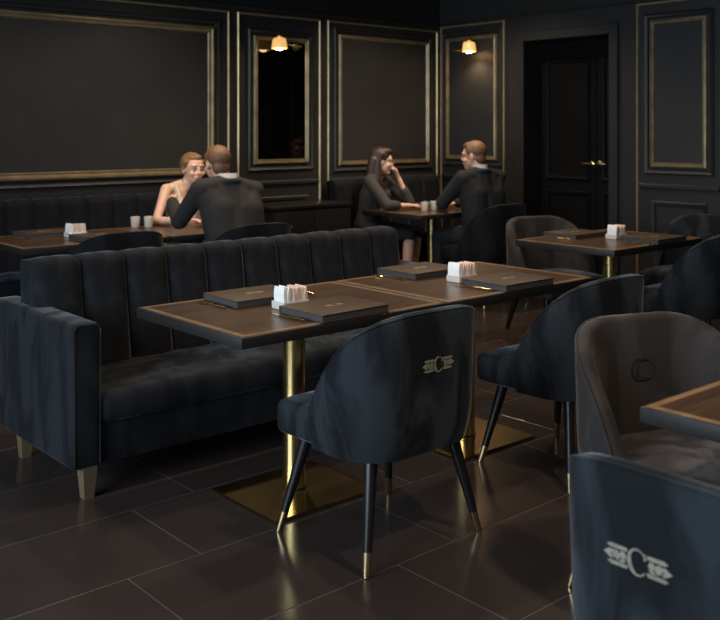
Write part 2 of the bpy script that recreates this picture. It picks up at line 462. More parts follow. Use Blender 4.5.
# ------------------------------------------------------------------ channelled sofa and banquettes
def channel_mesh(wd, zb, zt, yb, yt, th, bulge, name, m):
    """one padded vertical channel, x 0..wd, front faces -y; recline from yb (bottom) to yt (top)"""
    prof = []
    n1 = 7
    for i in range(n1 + 1):
        t = i / n1; prof.append((yb + (yt - yb) * t, zb + (zt - 0.05 - zb) * t, -1, 0))
    for k in range(1, 6):
        a = k / 6 * math.pi / 2; r = 0.05
        prof.append((yt + r - r * math.cos(a), zt - 0.05 + r * math.sin(a), -math.cos(a), math.sin(a)))
    prof.append((yt + 0.07, zt, 0, 1)); prof.append((yt + th, zt - 0.006, 0.3, 1)); prof.append((yt + th, zb, 1, 0))
    nx = 10; rings = []
    for i in range(nx + 1):
        s = i / nx; k = max(0.0, 1 - abs(2 * s - 1) ** 3.2) ** 0.6
        ring = []
        for j, (y, z, ny, nz) in enumerate(prof):
            d = bulge * k if ny < 0.2 else 0
            if ny > 0.25: d = 0
            ring.append((s * wd, y + ny * d, z + nz * d * 0.45))
        rings.append(ring)
    return B().loft(rings).build(name, m, None, smooth=60)


def channels(parent, x0, n, wd, *a):
    first = None
    for i in range(n):
        if first is None:
            o = channel_mesh(wd - 0.002, *a); first = o
        else:
            o = bpy.data.objects.new(first.name, first.data); COL.objects.link(o)
        o.parent = parent; o.location = (x0 + i * wd, 0, 0)


sofa = thing('sofa', 'long dark navy velvet sofa with channelled back and square arms', 'sofa', (2.71, 3.86, 0))
SX0, SX1 = -1.13, 1.13


def cushion(b, lo, hi, bev, crown=0.0, seg=4):
    t = bmesh.new(); bmesh.ops.create_cube(t, size=1.0)
    lo = Vector(lo); hi = Vector(hi); c = (lo + hi) / 2; d = hi - lo
    for v in t.verts: v.co = Vector((v.co.x * d.x, v.co.y * d.y, v.co.z * d.z)) + c
    bmesh.ops.bevel(t, geom=list(t.edges), offset=bev, segments=seg, profile=0.5, affect='EDGES')
    bmesh.ops.subdivide_edges(t, edges=[e for e in t.edges if e.calc_length() > 0.15], cuts=5, use_grid_fill=True)
    for v in t.verts:
        if v.co.z > c.z:
            u = (v.co.x - c.x) / (d.x / 2); q = (v.co.y - c.y) / (d.y / 2)
            v.co.z += crown * max(0, 1 - u ** 4) * max(0, 1 - q ** 4)
    b.merge(t); return b


for sx in (-1, 1):
    x0, x1 = (SX0, SX0 + 0.118) if sx < 0 else (SX1 - 0.118, SX1)
    arm = cushion(B(), (x0, -0.36, 0.125), (x1, 0.48, 0.690), 0.018, 0.003).build('arm', M_sofa, sofa, smooth=50)
    e = 0.006
    B().tube([(x0 + e, -0.362, 0.14), (x0 + e, -0.362, 0.672), (x0 + 0.02, -0.362, 0.688), (x1 - 0.02, -0.362, 0.688), (x1 - e, -0.362, 0.672), (x1 - e, -0.362, 0.14)], 0.0035, 6).build('piping', M_sofa, arm)
cushion(B(), (SX0 + 0.118, -0.345, 0.125), (SX1 - 0.118, 0.35, 0.300), 0.015).build('base', M_sofa, sofa, smooth=50)
cushion(B(), (SX0 + 0.120, -0.372, 0.285), (SX1 - 0.120, 0.16, 0.405), 0.035, 0.022).build('seat_cushion', M_sofa, sofa, smooth=50)
bk = cushion(B(), (SX0 + 0.060, 0.17, 0.14), (SX1 - 0.090, 0.272, 0.865), 0.02).build('backrest', M_sofa, sofa, smooth=50)
channels(bk, SX0 + 0.045, 10, (SX1 - SX0 - 0.12) / 10, 0.37, 0.885, 0.060, 0.125, 0.150, 0.026, 'back_channel', M_sofa)
for sx in (-1, 1):
    for sy in (-1, 1):
        x, y = sx * 1.055, (-0.325 if sy < 0 else 0.30)
        B().loft([[(x + a * 0.030, y + c * 0.030, 0.128) for a, c in ((-1, -1), (1, -1), (1, 1), (-1, 1))],
                  [(x + a * 0.020, y + c * 0.020, 0.0) for a, c in ((-1, -1), (1, -1), (1, 1), (-1, 1))]]).build('leg', M_legwood, sofa, smooth=0)


def banquette(x0, n, wd, zt, label, name='banquette'):
    L = n * wd
    t = thing(name, label, 'banquette', (x0 + L / 2, 6.40, 0))
    B().box((-L / 2, -0.22, 0), (L / 2, 0.26, 0.10)).build('plinth', M_blackwood, t, smooth=0)
    B().box((-L / 2, -0.27, 0.10), (L / 2, 0.26, 0.34), 0.01).build('base', M_banq, t)
    cushion(B(), (-L / 2, -0.30, 0.34), (L / 2, 0.18, 0.465), 0.035, 0.015).build('seat_cushion', M_banq, t, smooth=50)
    bk = B().box((-L / 2, 0.20, 0.34), (L / 2, 0.268, zt - 0.01), 0.012).build('backrest', M_banq, t)
    channels(bk, -L / 2, n, wd, 0.42, zt, 0.085, 0.125, 0.11, 0.024, 'back_channel', M_banq)
    return t


banquette(0.66, 18, 0.2, 0.955, 'long black channelled banquette under the wide gold-framed panel')
banquette(5.40, 6, 0.222, 1.00, 'short black channelled banquette in the corner behind the woman in glasses')

# low sideboard between the banquettes
sb = thing('sideboard', 'low dark wooden sideboard under the smoked mirror', 'sideboard', (4.86, 6.42, 0))
B().box((-0.36, -0.20, 0.06), (0.46, 0.25, 0.80), 0.004).build('body', M_blackwood, sb)
B().box((-0.375, -0.215, 0.80), (0.475, 0.255, 0.83), 0.004).build('top', M_blackwood, sb)
B().box((-0.33, -0.17, 0), (0.43, 0.25, 0.06)).build('plinth', M_blackwood, sb)
for k in range(2):
    d = B().box((-0.35 + k * 0.402, -0.218, 0.08), (0.044 + k * 0.402, -0.2, 0.78), 0.003).build('door', M_blackwood, sb)
    B().tube([(0.02 + k * 0.06, -0.235, 0.5), (0.02 + k * 0.06, -0.235, 0.62)], 0.005).build('handle', M_brass, d)


# ------------------------------------------------------------------ chairs
def shell_plan(n=41):
    """points of the outer plan curve, front-left round the back to front-right, with tangent-normal; local, chair faces +y"""
    hw, yb, r, yf = 0.292, -0.268, 0.180, 0.030
    seg = []
    L1 = yf - (yb + r); La = r * math.pi / 2; Lb = 2 * (hw - r)
    tot = 2 * L1 + 2 * La + Lb
    for i in range(n):
        s = tot * i / (n - 1)
        if s <= L1: p = (-hw, yf - s); nn = (-1, 0)
        elif s <= L1 + La:
            a = (s - L1) / r; p = (-hw + r - r * math.cos(a), yb + r - r * math.sin(a)); nn = (-math.cos(a), -math.sin(a))
        elif s <= L1 + La + Lb: p = (-hw + r + (s - L1 - La), yb); nn = (0, -1)
        elif s <= L1 + 2 * La + Lb:
            a = (s - L1 - La - Lb) / r; p = (hw - r + r * math.sin(a), yb + r - r * math.cos(a)); nn = (math.sin(a), -math.cos(a))
        else: p = (hw, yb + r + (s - L1 - 2 * La - Lb)); nn = (1, 0)
        seg.append((p, nn))
    return seg


ZB, ZT = 0.352, 0.842


def shell_top(u):
    """top edge height; u = 0 at the middle of the back, 1 at the front end of a wing"""
    t = max(0.0, (u - 0.12) / 0.88)
    return ZT - 0.345 * t ** 2.7


def shell_off(z):
    """outward offset and rearward lean of the shell at height z"""
    k = (z - ZB) / (ZT - ZB)
    return -0.022 * (1 - min(1, k * 3.5)) ** 2 + 0.006 * k, -0.012 * k


def outer_pt(p, nn, z):
    off, lean = shell_off(z)
    return Vector((p[0] + nn[0] * off, p[1] + nn[1] * off + lean, z))


def chair_shell():
    b = B(); rings = []; rim = []
    plan = shell_plan()
    for i_, (p, nn) in enumerate(plan):
        zt = shell_top(abs(2 * i_ / (len(plan) - 1) - 1)); th = 0.048; ring = []
        N = Vector((nn[0], nn[1], 0))
        for k in range(9):
            z = ZB + (zt - 0.022 - ZB) * k / 8; ring.append(outer_pt(p, nn, z))
        top = outer_pt(p, nn, zt - 0.022)
        for k in range(1, 7):
            a = math.pi * k / 7
            ring.append(top - N * (th / 2 * (1 - math.cos(a))) + Vector((0, 0, 0.022 * math.sin(a))))
        for k in range(9):
            z = zt - 0.022 - (zt - 0.022 - ZB) * k / 8
            bul = 0.010 * math.sin(math.pi * min(1, max(0, (z - 0.42) / 0.36)))
            ring.append(outer_pt(p, nn, z) - N * (th + bul))
        rings.append(ring)
        rim.append(top - N * 0.004 + Vector((0, 0, 0.0155)))
    b.loft(rings)
    return b, rim


def emblem_pts():
    """flat pieces of the emblem as polygons (a across, c up), metres"""
    P = []
    def bar(x0, x1, z, h, sk=0.0): P.append([(x0, z - h), (x1, z - h + sk), (x1, z + h + sk), (x0, z + h)])
    # letter C with swelling stroke
    n = 18; out = []; inn = []
    for i in range(n + 1):
        a = rad(42) + rad(276) * i / n
        wdt = 0.005 + 0.0090 * max(0, math.sin((a - rad(90)) / 2 * 1.0)) ** 1.5 if rad(90) < a < rad(270) else 0.005
        out.append((0.027 * math.cos(a), 0.033 * math.sin(a))); inn.append(((0.027 - wdt) * math.cos(a) + 0.001, (0.033 - 0.0045) * math.sin(a)))
    for i in range(n): P.append([out[i], out[i + 1], inn[i + 1], inn[i]])
    P.append([(0.018, 0.010), (0.023, 0.010), (0.0225, 0.028), (0.017, 0.024)])      # serif
    for s in (-1, 1):
        f = (lambda x: x * s)
        def q(pts): P.append([(f(x), z) for x, z in pts])
        # upper and lower scroll bars
        q([(0.024, 0.0165), (0.070, 0.0150), (0.080, 0.0205), (0.070, 0.0260), (0.027, 0.0250)])
        q([(0.027, -0.0250), (0.070, -0.0260), (0.080, -0.0205), (0.070, -0.0150), (0.024, -0.0165)])
        # leaf flourishes in the middle row
        q([(0.028, 0.0), (0.032, 0.012), (0.042, 0.0135), (0.047, 0.004), (0.043, -0.004), (0.034, -0.004)])
        q([(0.045, -0.003), (0.049, 0.010), (0.061, 0.0130), (0.067, 0.003), (0.061, -0.008), (0.051, -0.012)])
        q([(0.029, -0.0055), (0.042, -0.0055), (0.049, -0.0135), (0.034, -0.0140)])
        q([(0.063, 0.010), (0.073, 0.011), (0.090, 0.0), (0.073, -0.011), (0.062, -0.010), (0.069, 0.0)])
    return P


def emblem(parent, m, zc=0.655, sc=0.82, inside=False, dx=0.012):
    b = B(); hw, yb, r = 0.292, -0.268, 0.180
    def surf(a, z, lift):
        x = a
        if abs(x) <= hw - r: p = (x, yb); nn = (0, -1)
        else:
            t = math.asin(min(1, (abs(x) - hw + r) / r)); sg = 1 if x > 0 else -1
            p = (sg * (hw - r + r * math.sin(t)), yb + r - r * math.cos(t)); nn = (sg * math.sin(t), -math.cos(t))
        v = outer_pt(p, nn, z)
        if inside:
            bul = 0.010 * math.sin(math.pi * min(1, max(0, (z - 0.42) / 0.36)))
            return v - Vector((nn[0], nn[1], 0)) * (0.048 + bul + lift)
        return v + Vector((nn[0], nn[1], 0)) * lift
    for poly in emblem_pts():
        n = len(poly)
        hi = [surf(a * sc + dx, zc + c * sc, 0.0022) for a, c in poly]; lo = [surf(a * sc + dx, zc + c * sc, -0.001) for a, c in poly]
        b.add(hi + lo, [tuple(range(n))] + [(i, (i + 1) % n, n + (i + 1) % n, n + i) for i in range(n)])
    return b.build('emblem', m, parent, smooth=0)


def inner_emblem(parent, m):
    """interlocked crescents stitched tone-on-tone on the inside of the back"""
    b = B()
    for cx, sg in ((-0.012, -1), (0.014, 1), (-0.004, 1)):
        n = 14; pts_o = []; pts_i = []
        for i in range(n + 1):
            a = rad(60) + rad(240) * i / n
            if sg > 0: a = math.pi - a
            pts_o.append((cx + 0.030 * math.cos(a), 0.036 * math.sin(a))); pts_i.append((cx + 0.023 * math.cos(a), 0.030 * math.sin(a)))
        for i in range(n):
            q = [pts_o[i], pts_o[i + 1], pts_i[i + 1], pts_i[i]]
            def s3(a, c, l):
                z = 0.67 + c; off, lean = shell_off(z)
                bul = 0.010 * math.sin(math.pi * min(1, max(0, (z - 0.42) / 0.36)))
                return Vector((a, -0.268 - off + lean + 0.048 + bul + l, z))
            hi = [s3(a, c, 0.003) for a, c in q]; lo = [s3(a, c, -0.002) for a, c in q]
            b.add(hi + lo, [(0, 1, 2, 3)] + [(k, (k + 1) % 4, 4 + (k + 1) % 4, 4 + k) for k in range(4)])
    return b.build('inner_emblem', m, parent, smooth=0)


def make_chair(m_back, m_seat, m_emb, inner=True):
    t = thing('dining_chair', 'x', 'chair'); t.scale = (1.035, 1.03, 1.0)
    sb_ = cushion(B(), (-0.250, -0.225, 0.345), (0.250, 0.276, 0.468), 0.030, 0.014, 5)
    for v in sb_.bm.verts:      # the cushion narrows to the rounded back
        if v.co.y < 0.02: v.co.x *= 1 - 0.34 * ((0.02 - v.co.y) / 0.245) ** 2
        v.co.y = max(v.co.y, -0.215)
    sb_.build('seat', m_seat, t, smooth=60)
    sh, rim = chair_shell()
    bk = sh.build('backrest', m_back, t, smooth=60)
    B().tube(rim, 0.0042, 6).build('piping', m_seat, bk)
    emblem(bk, m_emb)
    if inner: inner_emblem(bk, M_thread_dark)
    for sx in (-1, 1):
        for sy in (-1, 1):
            p0 = Vector((sx * 0.185, sy * 0.163 - 0.005, 0.37)); p1 = Vector((sx * 0.262, sy * 0.232, 0.0))
            pm = p0.lerp(p1, 0.80)
            lg = B().tube([p0, pm, p0.lerp(p1, 0.985)], [0.024, 0.0145, 0.011], 14).build('leg', M_blackwood, t)
            B().tube([pm, p0.lerp(p1, 0.985), p1], [0.0155, 0.0125, 0.0115], 14).build('ferrule', M_ferrule, lg)
    return t


blue = make_chair(M_chair, M_chair, M_thread)
PI = math.pi
place(blue, USED, (2.31, 2.545, 0), 0, 'blue-grey velvet chair showing its gold emblem, drawn up to the sofa tables')
place(blue, USED, (3.395, 2.545, 0), 0, 'blue-grey velvet chair at the sofa tables with its emblem hidden by another chair')
near = place(blue, USED, (1.79, 0.897, 0), -PI / 2, 'blue velvet chair with large gold C emblem, at the end of the pale-inlaid table corner')
place(blue, USED, (5.33, 3.055, 0), 0, 'dark velvet chair with its back turned, at the table with the ivory sugar caddy')
place(blue, USED, (6.15, 3.50, 0), PI / 2, 'dark velvet chair by the wall panelling, at the end of the doorway table')
for ch in list(near.children):     # this chair wears its crest a little off centre
    if ch.name.startswith('backrest'):
        for e_ in list(ch.children):
            if e_.name.startswith('emblem'): bpy.data.objects.remove(e_)
        emblem(ch, M_thread, 0.672, 0.76, False, -0.062)
taupe = make_chair(M_taupe, M_taupe, M_thread_dark)
place(taupe, USED, (2.66, 1.52, 0), PI - 0.36, 'taupe velvet chair with tone-on-tone crest, open side facing the pale-inlaid table corner')
place(taupe, USED, (5.27, 4.00, 0), PI - 0.30, 'dim taupe velvet chair on the doorway side of the table with the ivory sugar caddy')
black = make_chair(M_banq, M_banq, M_thread_dark, False)
place(black, USED, (2.69, 5.47, 0), 0, 'black velvet chair beside the seated man in charcoal suit, empty')
place(black, USED, (3.60, 5.36, 0), 0, 'black velvet chair carrying the man in charcoal suit')
place(black, USED, (6.07, 5.36, 0), 0, 'black velvet chair carrying the man in navy suit')


# ------------------------------------------------------------------ tables
def make_table():
    t = thing('pedestal_table', 'x', 'table')
    W, D, H = 0.502, 0.370, 0.747
    top = B().box((-W, -D, H - 0.040), (W, D, H), 0.003, 2).build('tabletop', M_edge, t)
    B().box((-W + 0.008, -D + 0.008, H - 0.002), (W - 0.008, D - 0.008, H + 0.0008), 0.0006, 1).build('top_veneer', M_top, top, smooth=0)
    b = B(); i0, i1, z0, z1 = 0.012, 0.034, H - 0.001, H + 0.0014
    for s in (-1, 1):
        b.box((-W + i0, min(s * (D - i0), s * (D - i1)), z0), (W - i0, max(s * (D - i0), s * (D - i1)), z1))
        b.box((min(s * (W - i0), s * (W - i1)), -D + i1, z0), (max(s * (W - i0), s * (W - i1)), D - i1, z1))
    b.build('edge_inlay', M_inlay, top, smooth=0)
    B().lathe([(0.001, 0.012), (0.052, 0.012), (0.052, 0.018), (0.045, 0.024), (0.045, H - 0.052), (0.062, H - 0.046), (0.062, H - 0.040), (0.001, H - 0.040)], n=28).build('column', M_brass, t, smooth=30)
    B().box((-0.25, -0.215, 0), (0.25, 0.215, 0.012), 0.002, 1).build('base_plate', M_brass_plate, t)
    return t


tb = make_table()
E1, E2 = 'the sofa table of the gold-emblem chair', 'the sofa table of the hidden-emblem chair'
place(tb, USED, (2.310, 3.05, 0), 0, 'dark wood brass-pedestal table before the sofa, served by the chair showing its gold emblem')
place(tb, USED, (3.318, 3.05, 0), 0, 'dark wood brass-pedestal table before the sofa, served by the chair with hidden emblem')
place(tb, USED, (2.626, 0.985, 0), 0, 'dark wood table with pale inlaid border between the taupe chair and the emblem chair')
place(tb, USED, (5.26, 3.57, 0), 0, 'dark wood table holding the ivory sugar caddy near the doorway')
place(tb, USED, (2.685, 5.915, 0), 0, 'dark wood table with menus at the long banquette, beside the embracing couple')
place(tb, USED, (3.695, 5.915, 0), 0, 'dark wood table between the auburn-haired woman and the man in charcoal suit')
place(tb, USED, (6.02, 5.93, 0), 0, 'dark wood table between the woman in glasses and the man in navy suit')

TZ = 0.7486


# ------------------------------------------------------------------ things on the tables
def make_menu():
    t = thing('menu', 'x', 'menu')
    w2, d2 = 0.168, 0.130
    B().box((-w2 + 0.004, -d2 + 0.004, 0.004), (w2 - 0.004, d2 - 0.004, 0.026)).build('pages', M_paper, t, smooth=0)
    b = B(); b.box((-w2, -d2, 0), (w2, d2, 0.0045), 0.0015, 1); b.box((-w2, d2 - 0.006, 0.002), (w2, d2, 0.028), 0.0015, 1)
    b.build('back_cover', M_leather, t)
    c = B().box((-w2, -d2, 0.0255), (w2, d2, 0.0305), 0.002, 2).build('front_cover', M_leather, t)
    b = B()
    for poly in emblem_pts():
        n = len(poly); k = 0.5
        b.add([(a * k, z * k, 0.0312) for a, z in poly] + [(a * k, z * k, 0.0302) for a, z in poly], [tuple(range(n))] + [(i, (i + 1) % n, n + (i + 1) % n, n + i) for i in range(n)])
    b.build('gold_emblem', M_foil, c, smooth=0)
    return t


mn = make_menu()
for x, y, r, side, tn in ((2.325, 2.815, 0.02, 'chair', E1), (2.255, 3.245, -0.03, 'sofa', E1), (3.345, 2.81, 0.0, 'chair', E2), (3.275, 3.305, 0.02, 'sofa', E2)):
    place(mn, USED, (x, y, TZ), r, 'brown leather menu on the %s side of %s' % (side, tn), 'menus on the sofa tables')
for x, y, side in ((5.20, 3.80, 'by the dim taupe chair'), (5.36, 3.31, 'by the dark chair with its back turned')):
    place(mn, USED, (x, y, TZ), 0, 'brown leather menu on the doorway table ' + side, 'menus on the doorway table')
for x, y, side in ((2.58, 6.14, 'banquette'), (2.78, 5.72, 'empty black chair')):
    place(mn, USED, (x, y, TZ), 0, 'brown leather menu on the long banquette table, on the %s side' % side, 'menus on the long banquette table')
place(mn, USED, (6.19, 6.14, TZ), 0, 'dark leather menu on the table by the woman in glasses')
place(mn, USED, (2.83, 0.86, TZ), 0, 'brown leather menu on the pale-inlaid table corner')


def make_caddy():
    t = thing('sugar_caddy', 'x', 'caddy')
    B().box((-0.062, -0.040, 0), (0.062, 0.040, 0.008), 0.002, 1).build('tray', M_cup, t)
    b = B()
    for s in (-1, 1):
        b.box((-0.062, s * 0.040 - 0.0015, 0.006), (0.062, s * 0.040 + 0.0015, 0.030), 0.001, 1)
        b.box((s * 0.0605 - 0.0015, -0.040, 0.006), (s * 0.0605 + 0.0015, 0.040, 0.030), 0.001, 1)
    b.build('rim', M_cup, t)
    return t


def packet_mesh(m, h):
    b = B(); n = 5; rings = []
    for k in range(n):
        z = h * k / (n - 1); th = (0.0012, 0.0055, 0.0065, 0.0055, 0.0012)[k]
        rings.append([(-th, -0.034, z), (th, -0.034, z), (th * 1.25, 0, z), (th, 0.034, z), (-th, 0.034, z), (-th * 1.25, 0, z)])
    return b.loft(rings).build('sugar_packet', m, None, smooth=40)


PK = [packet_mesh(M_white, 0.080), packet_mesh(M_peach, 0.076), packet_mesh(M_white, 0.072)]
PK_USED = [False] * 3
cd = make_caddy()


def caddy(x, y, label, plabel, group):
    place(cd, USED, (x, y, TZ), 0, label)
    for i in range(8):
        k = (0, 0, 1, 2, 1, 1, 2, 1)[i]
        o = PK[k].copy() if PK_USED[k] else PK[k]
        if PK_USED[k]: COL.objects.link(o)
        PK_USED[k] = True
        o.location = (x - 0.049 + i * 0.014, y + random.uniform(-.003, .003), TZ + 0.0085)
        o.rotation_euler = (random.uniform(-.04, .04), random.uniform(-.03, .03), random.uniform(-.06, .06))
        tag(o, ('white ' if k != 1 else 'peach ') + plabel, 'sugar packet', ('white ' if k != 1 else 'peach ') + group)


caddy(2.262, 3.01, 'sugar caddy between two menus on the table before the emblem chair', 'paper sugar packet in the caddy before the gold-emblem chair', 'packets in first sofa table caddy')
caddy(3.265, 3.02, 'sugar caddy on the sofa-side table standing further from the sofa side arm', 'paper sugar packet in the caddy on the farther sofa table', 'packets in second sofa table caddy')
caddy(5.30, 3.55, 'ivory sugar caddy on the table near the doorway', 'paper sugar packet in the caddy near the doorway', 'packets in doorway caddy')
caddy(2.70, 5.94, 'sugar caddy on the table at the long banquette', 'paper sugar packet in the caddy at the long banquette', 'packets in banquette caddy')


def make_knife():
    t = thing('table_knife', 'x', 'knife')
    B().tube([(0, -0.095, 0.005), (0, -0.05, 0.0055), (0, 0.0, 0.005)], [0.0045, 0.0055, 0.004], 8).build('handle', M_cutlery, t)
    B().add([(-0.004, 0, 0.004), (0.006, 0, 0.004), (0.010, 0.03, 0.004), (0.009, 0.09, 0.004), (0.0, 0.115, 0.004), (-0.004, 0.10, 0.004),
             (-0.004, 0, 0.006), (0.006, 0, 0.006), (0.010, 0.03, 0.0055), (0.009, 0.09, 0.0055), (0.0, 0.115, 0.005), (-0.004, 0.10, 0.006)],
            [(5, 4, 3, 2, 1, 0), (6, 7, 8, 9, 10, 11)] + [(i, (i + 1) % 6, 6 + (i + 1) % 6, 6 + i) for i in range(6)]).build('blade', M_cutlery, t, smooth=0)
    return t


def make_fork():
    t = thing('table_fork', 'x', 'fork')
    B().tube([(0, -0.10, 0.004), (0, -0.06, 0.0045), (0, 0.02, 0.007), (0, 0.045, 0.006)], [0.006, 0.005, 0.0032, 0.004], 8).build('handle', M_cutlery, t)
    b = B(); b.box((-0.011, 0.04, 0.004), (0.011, 0.062, 0.0062), 0.001, 1)
    for k in range(4):
        x = -0.0093 + k * 0.0062
        b.tube([(x, 0.060, 0.005), (x, 0.085, 0.004), (x * 0.9, 0.104, 0.008)], [0.0017, 0.0016, 0.0008], 6)
    b.build('tines', M_cutlery, t)
    return t


kn, fk = make_knife(), make_fork()
for x, y, r, side, tn in ((2.125, 2.84, 0.05, 'chair', E1), (2.50, 3.27, 0.1, 'sofa', E1), (3.145, 2.84, 0.05, 'chair', E2), (3.52, 3.30, 0.0, 'sofa', E2)):
    place(kn, USED, (x, y, TZ), r, 'gold knife by the %s-side menu on %s' % (side, tn), 'knives on the sofa tables')
for x, y, r, side, tn in ((2.545, 2.84, -0.12, 'chair', E1), (2.05, 3.25, 0.0, 'sofa', E1), (3.575, 2.83, -0.1, 'chair', E2), (3.06, 3.29, 0.05, 'sofa', E2)):
    place(fk, USED, (x, y, TZ), r, 'gold fork by the %s-side menu on %s' % (side, tn), 'forks on the sofa tables')
for x, y, side in ((5.00, 3.79, 'dim taupe chair'), (5.58, 3.33, 'turned dark chair')):
    place(kn, USED, (x, y, TZ), 0.1, 'gold table knife on the doorway table, on the %s side' % side, 'knives on the doorway table')
for x, y, side in ((5.42, 3.80, 'dim taupe chair'), (5.13, 3.30, 'turned dark chair')):
    place(fk, USED, (x, y, TZ), 0.1, 'gold table fork on the doorway table, on the %s side' % side, 'forks on the doorway table')
place(fk, USED, (2.37, 6.12, TZ), 0.3, 'gold table fork on the table at the long banquette')
place(kn, USED, (2.58, 5.71, TZ), 0.2, 'gold table knife on the table at the long banquette')


def cup(loc, label, m, group):
    b = B(); prof = [(0.001, 0.002), (0.026, 0.0), (0.030, 0.006), (0.034, 0.078), (0.0315, 0.078), (0.028, 0.010), (0.001, 0.008)]
    b.lathe(prof, n=18); o = b.build('cup', m, None); o.location = loc
    return tag(o, label, 'cup', group)


cup((3.275, 6.21, TZ), 'small pale cup on the table by the auburn-haired woman', M_cup, 'cups by the auburn-haired woman')
cup((3.36, 6.17, TZ), 'small pale cup on the table by the auburn-haired woman', M_cup, 'cups by the auburn-haired woman')
cup((5.84, 5.84, TZ), 'small pale cup on the table by the man in navy suit', M_cup, 'cups by the man in navy suit')
cup((5.96, 5.85, TZ), 'small pale cup on the table by the man in navy suit', M_cup, 'cups by the man in navy suit')
cl = thing('candle_holder', 'glowing glass candle holder on the table before the man in navy suit', 'candle', (6.40, 5.95, TZ))
B().lathe([(0.001, 0.0), (0.03, 0.0), (0.03, 0.006), (0.008, 0.014), (0.007, 0.09), (0.02, 0.10), (0.001, 0.102)], n=16).build('stem', M_brass, cl)
B().lathe([(0.001, 0.10), (0.022, 0.10), (0.026, 0.125), (0.022, 0.155), (0.001, 0.156)], n=16).build('glass', M_candle, cl)


# ------------------------------------------------------------------ people
def fr(d):
    """head/body frame quaternion: local +y -> d (horizontal-ish), z up"""
    d = Vector(d).normalized(); x = d.cross(Vector((0, 0, 1))).normalized(); z = x.cross(d)
    return Matrix((x, d, z)).transposed().to_quaternion()


def add_hand(b, wrist, d, nrm, side, curl=0.35, sc=1.0):
    """palm + five separate fingers; d along the palm, nrm out of the back of the hand; side +1: thumb on (d x nrm) side"""
    d = Vector(d).normalized(); nrm = (Vector(nrm) - d * Vector(nrm).dot(d)).normalized(); l = d.cross(nrm) * side
    w0 = Vector(wrist)
    lens = (0.068, 0.076, 0.071, 0.056)
    for k in range(4):
        o = (0.030 - k * 0.020) * sc
        base = w0 + d * (0.088 - abs(k - 1.2) * 0.004) * sc + l * o
        b.cap(w0 + d * 0.012 + l * o * 0.6, base, 0.015 * sc, 0.012 * sc, 10)
        p = base; a = curl * 0.6
        for s, fr_ in enumerate((0.46, 0.30, 0.24)):
            dirv = d * math.cos(a) - nrm * math.sin(a)
            q = p + dirv * lens[k] * fr_ * sc
            b.cap(p, q, (0.0098, 0.0090, 0.0082)[s] * sc, (0.0090, 0.0082, 0.0072)[s] * sc, 10)
            p = q; a += curl
    tb_ = w0 + d * 0.03 * sc + l * 0.026 * sc
    t1 = tb_ + (d * 0.7 + l * 0.6 - nrm * 0.25).normalized() * 0.042 * sc
    t2 = t1 + (d * 0.9 + l * 0.2 - nrm * 0.3).normalized() * 0.032 * sc
    b.cap(tb_, t1, 0.0145 * sc, 0.0115 * sc, 10); b.cap(t1, t2, 0.0110 * sc, 0.0085 * sc, 10)


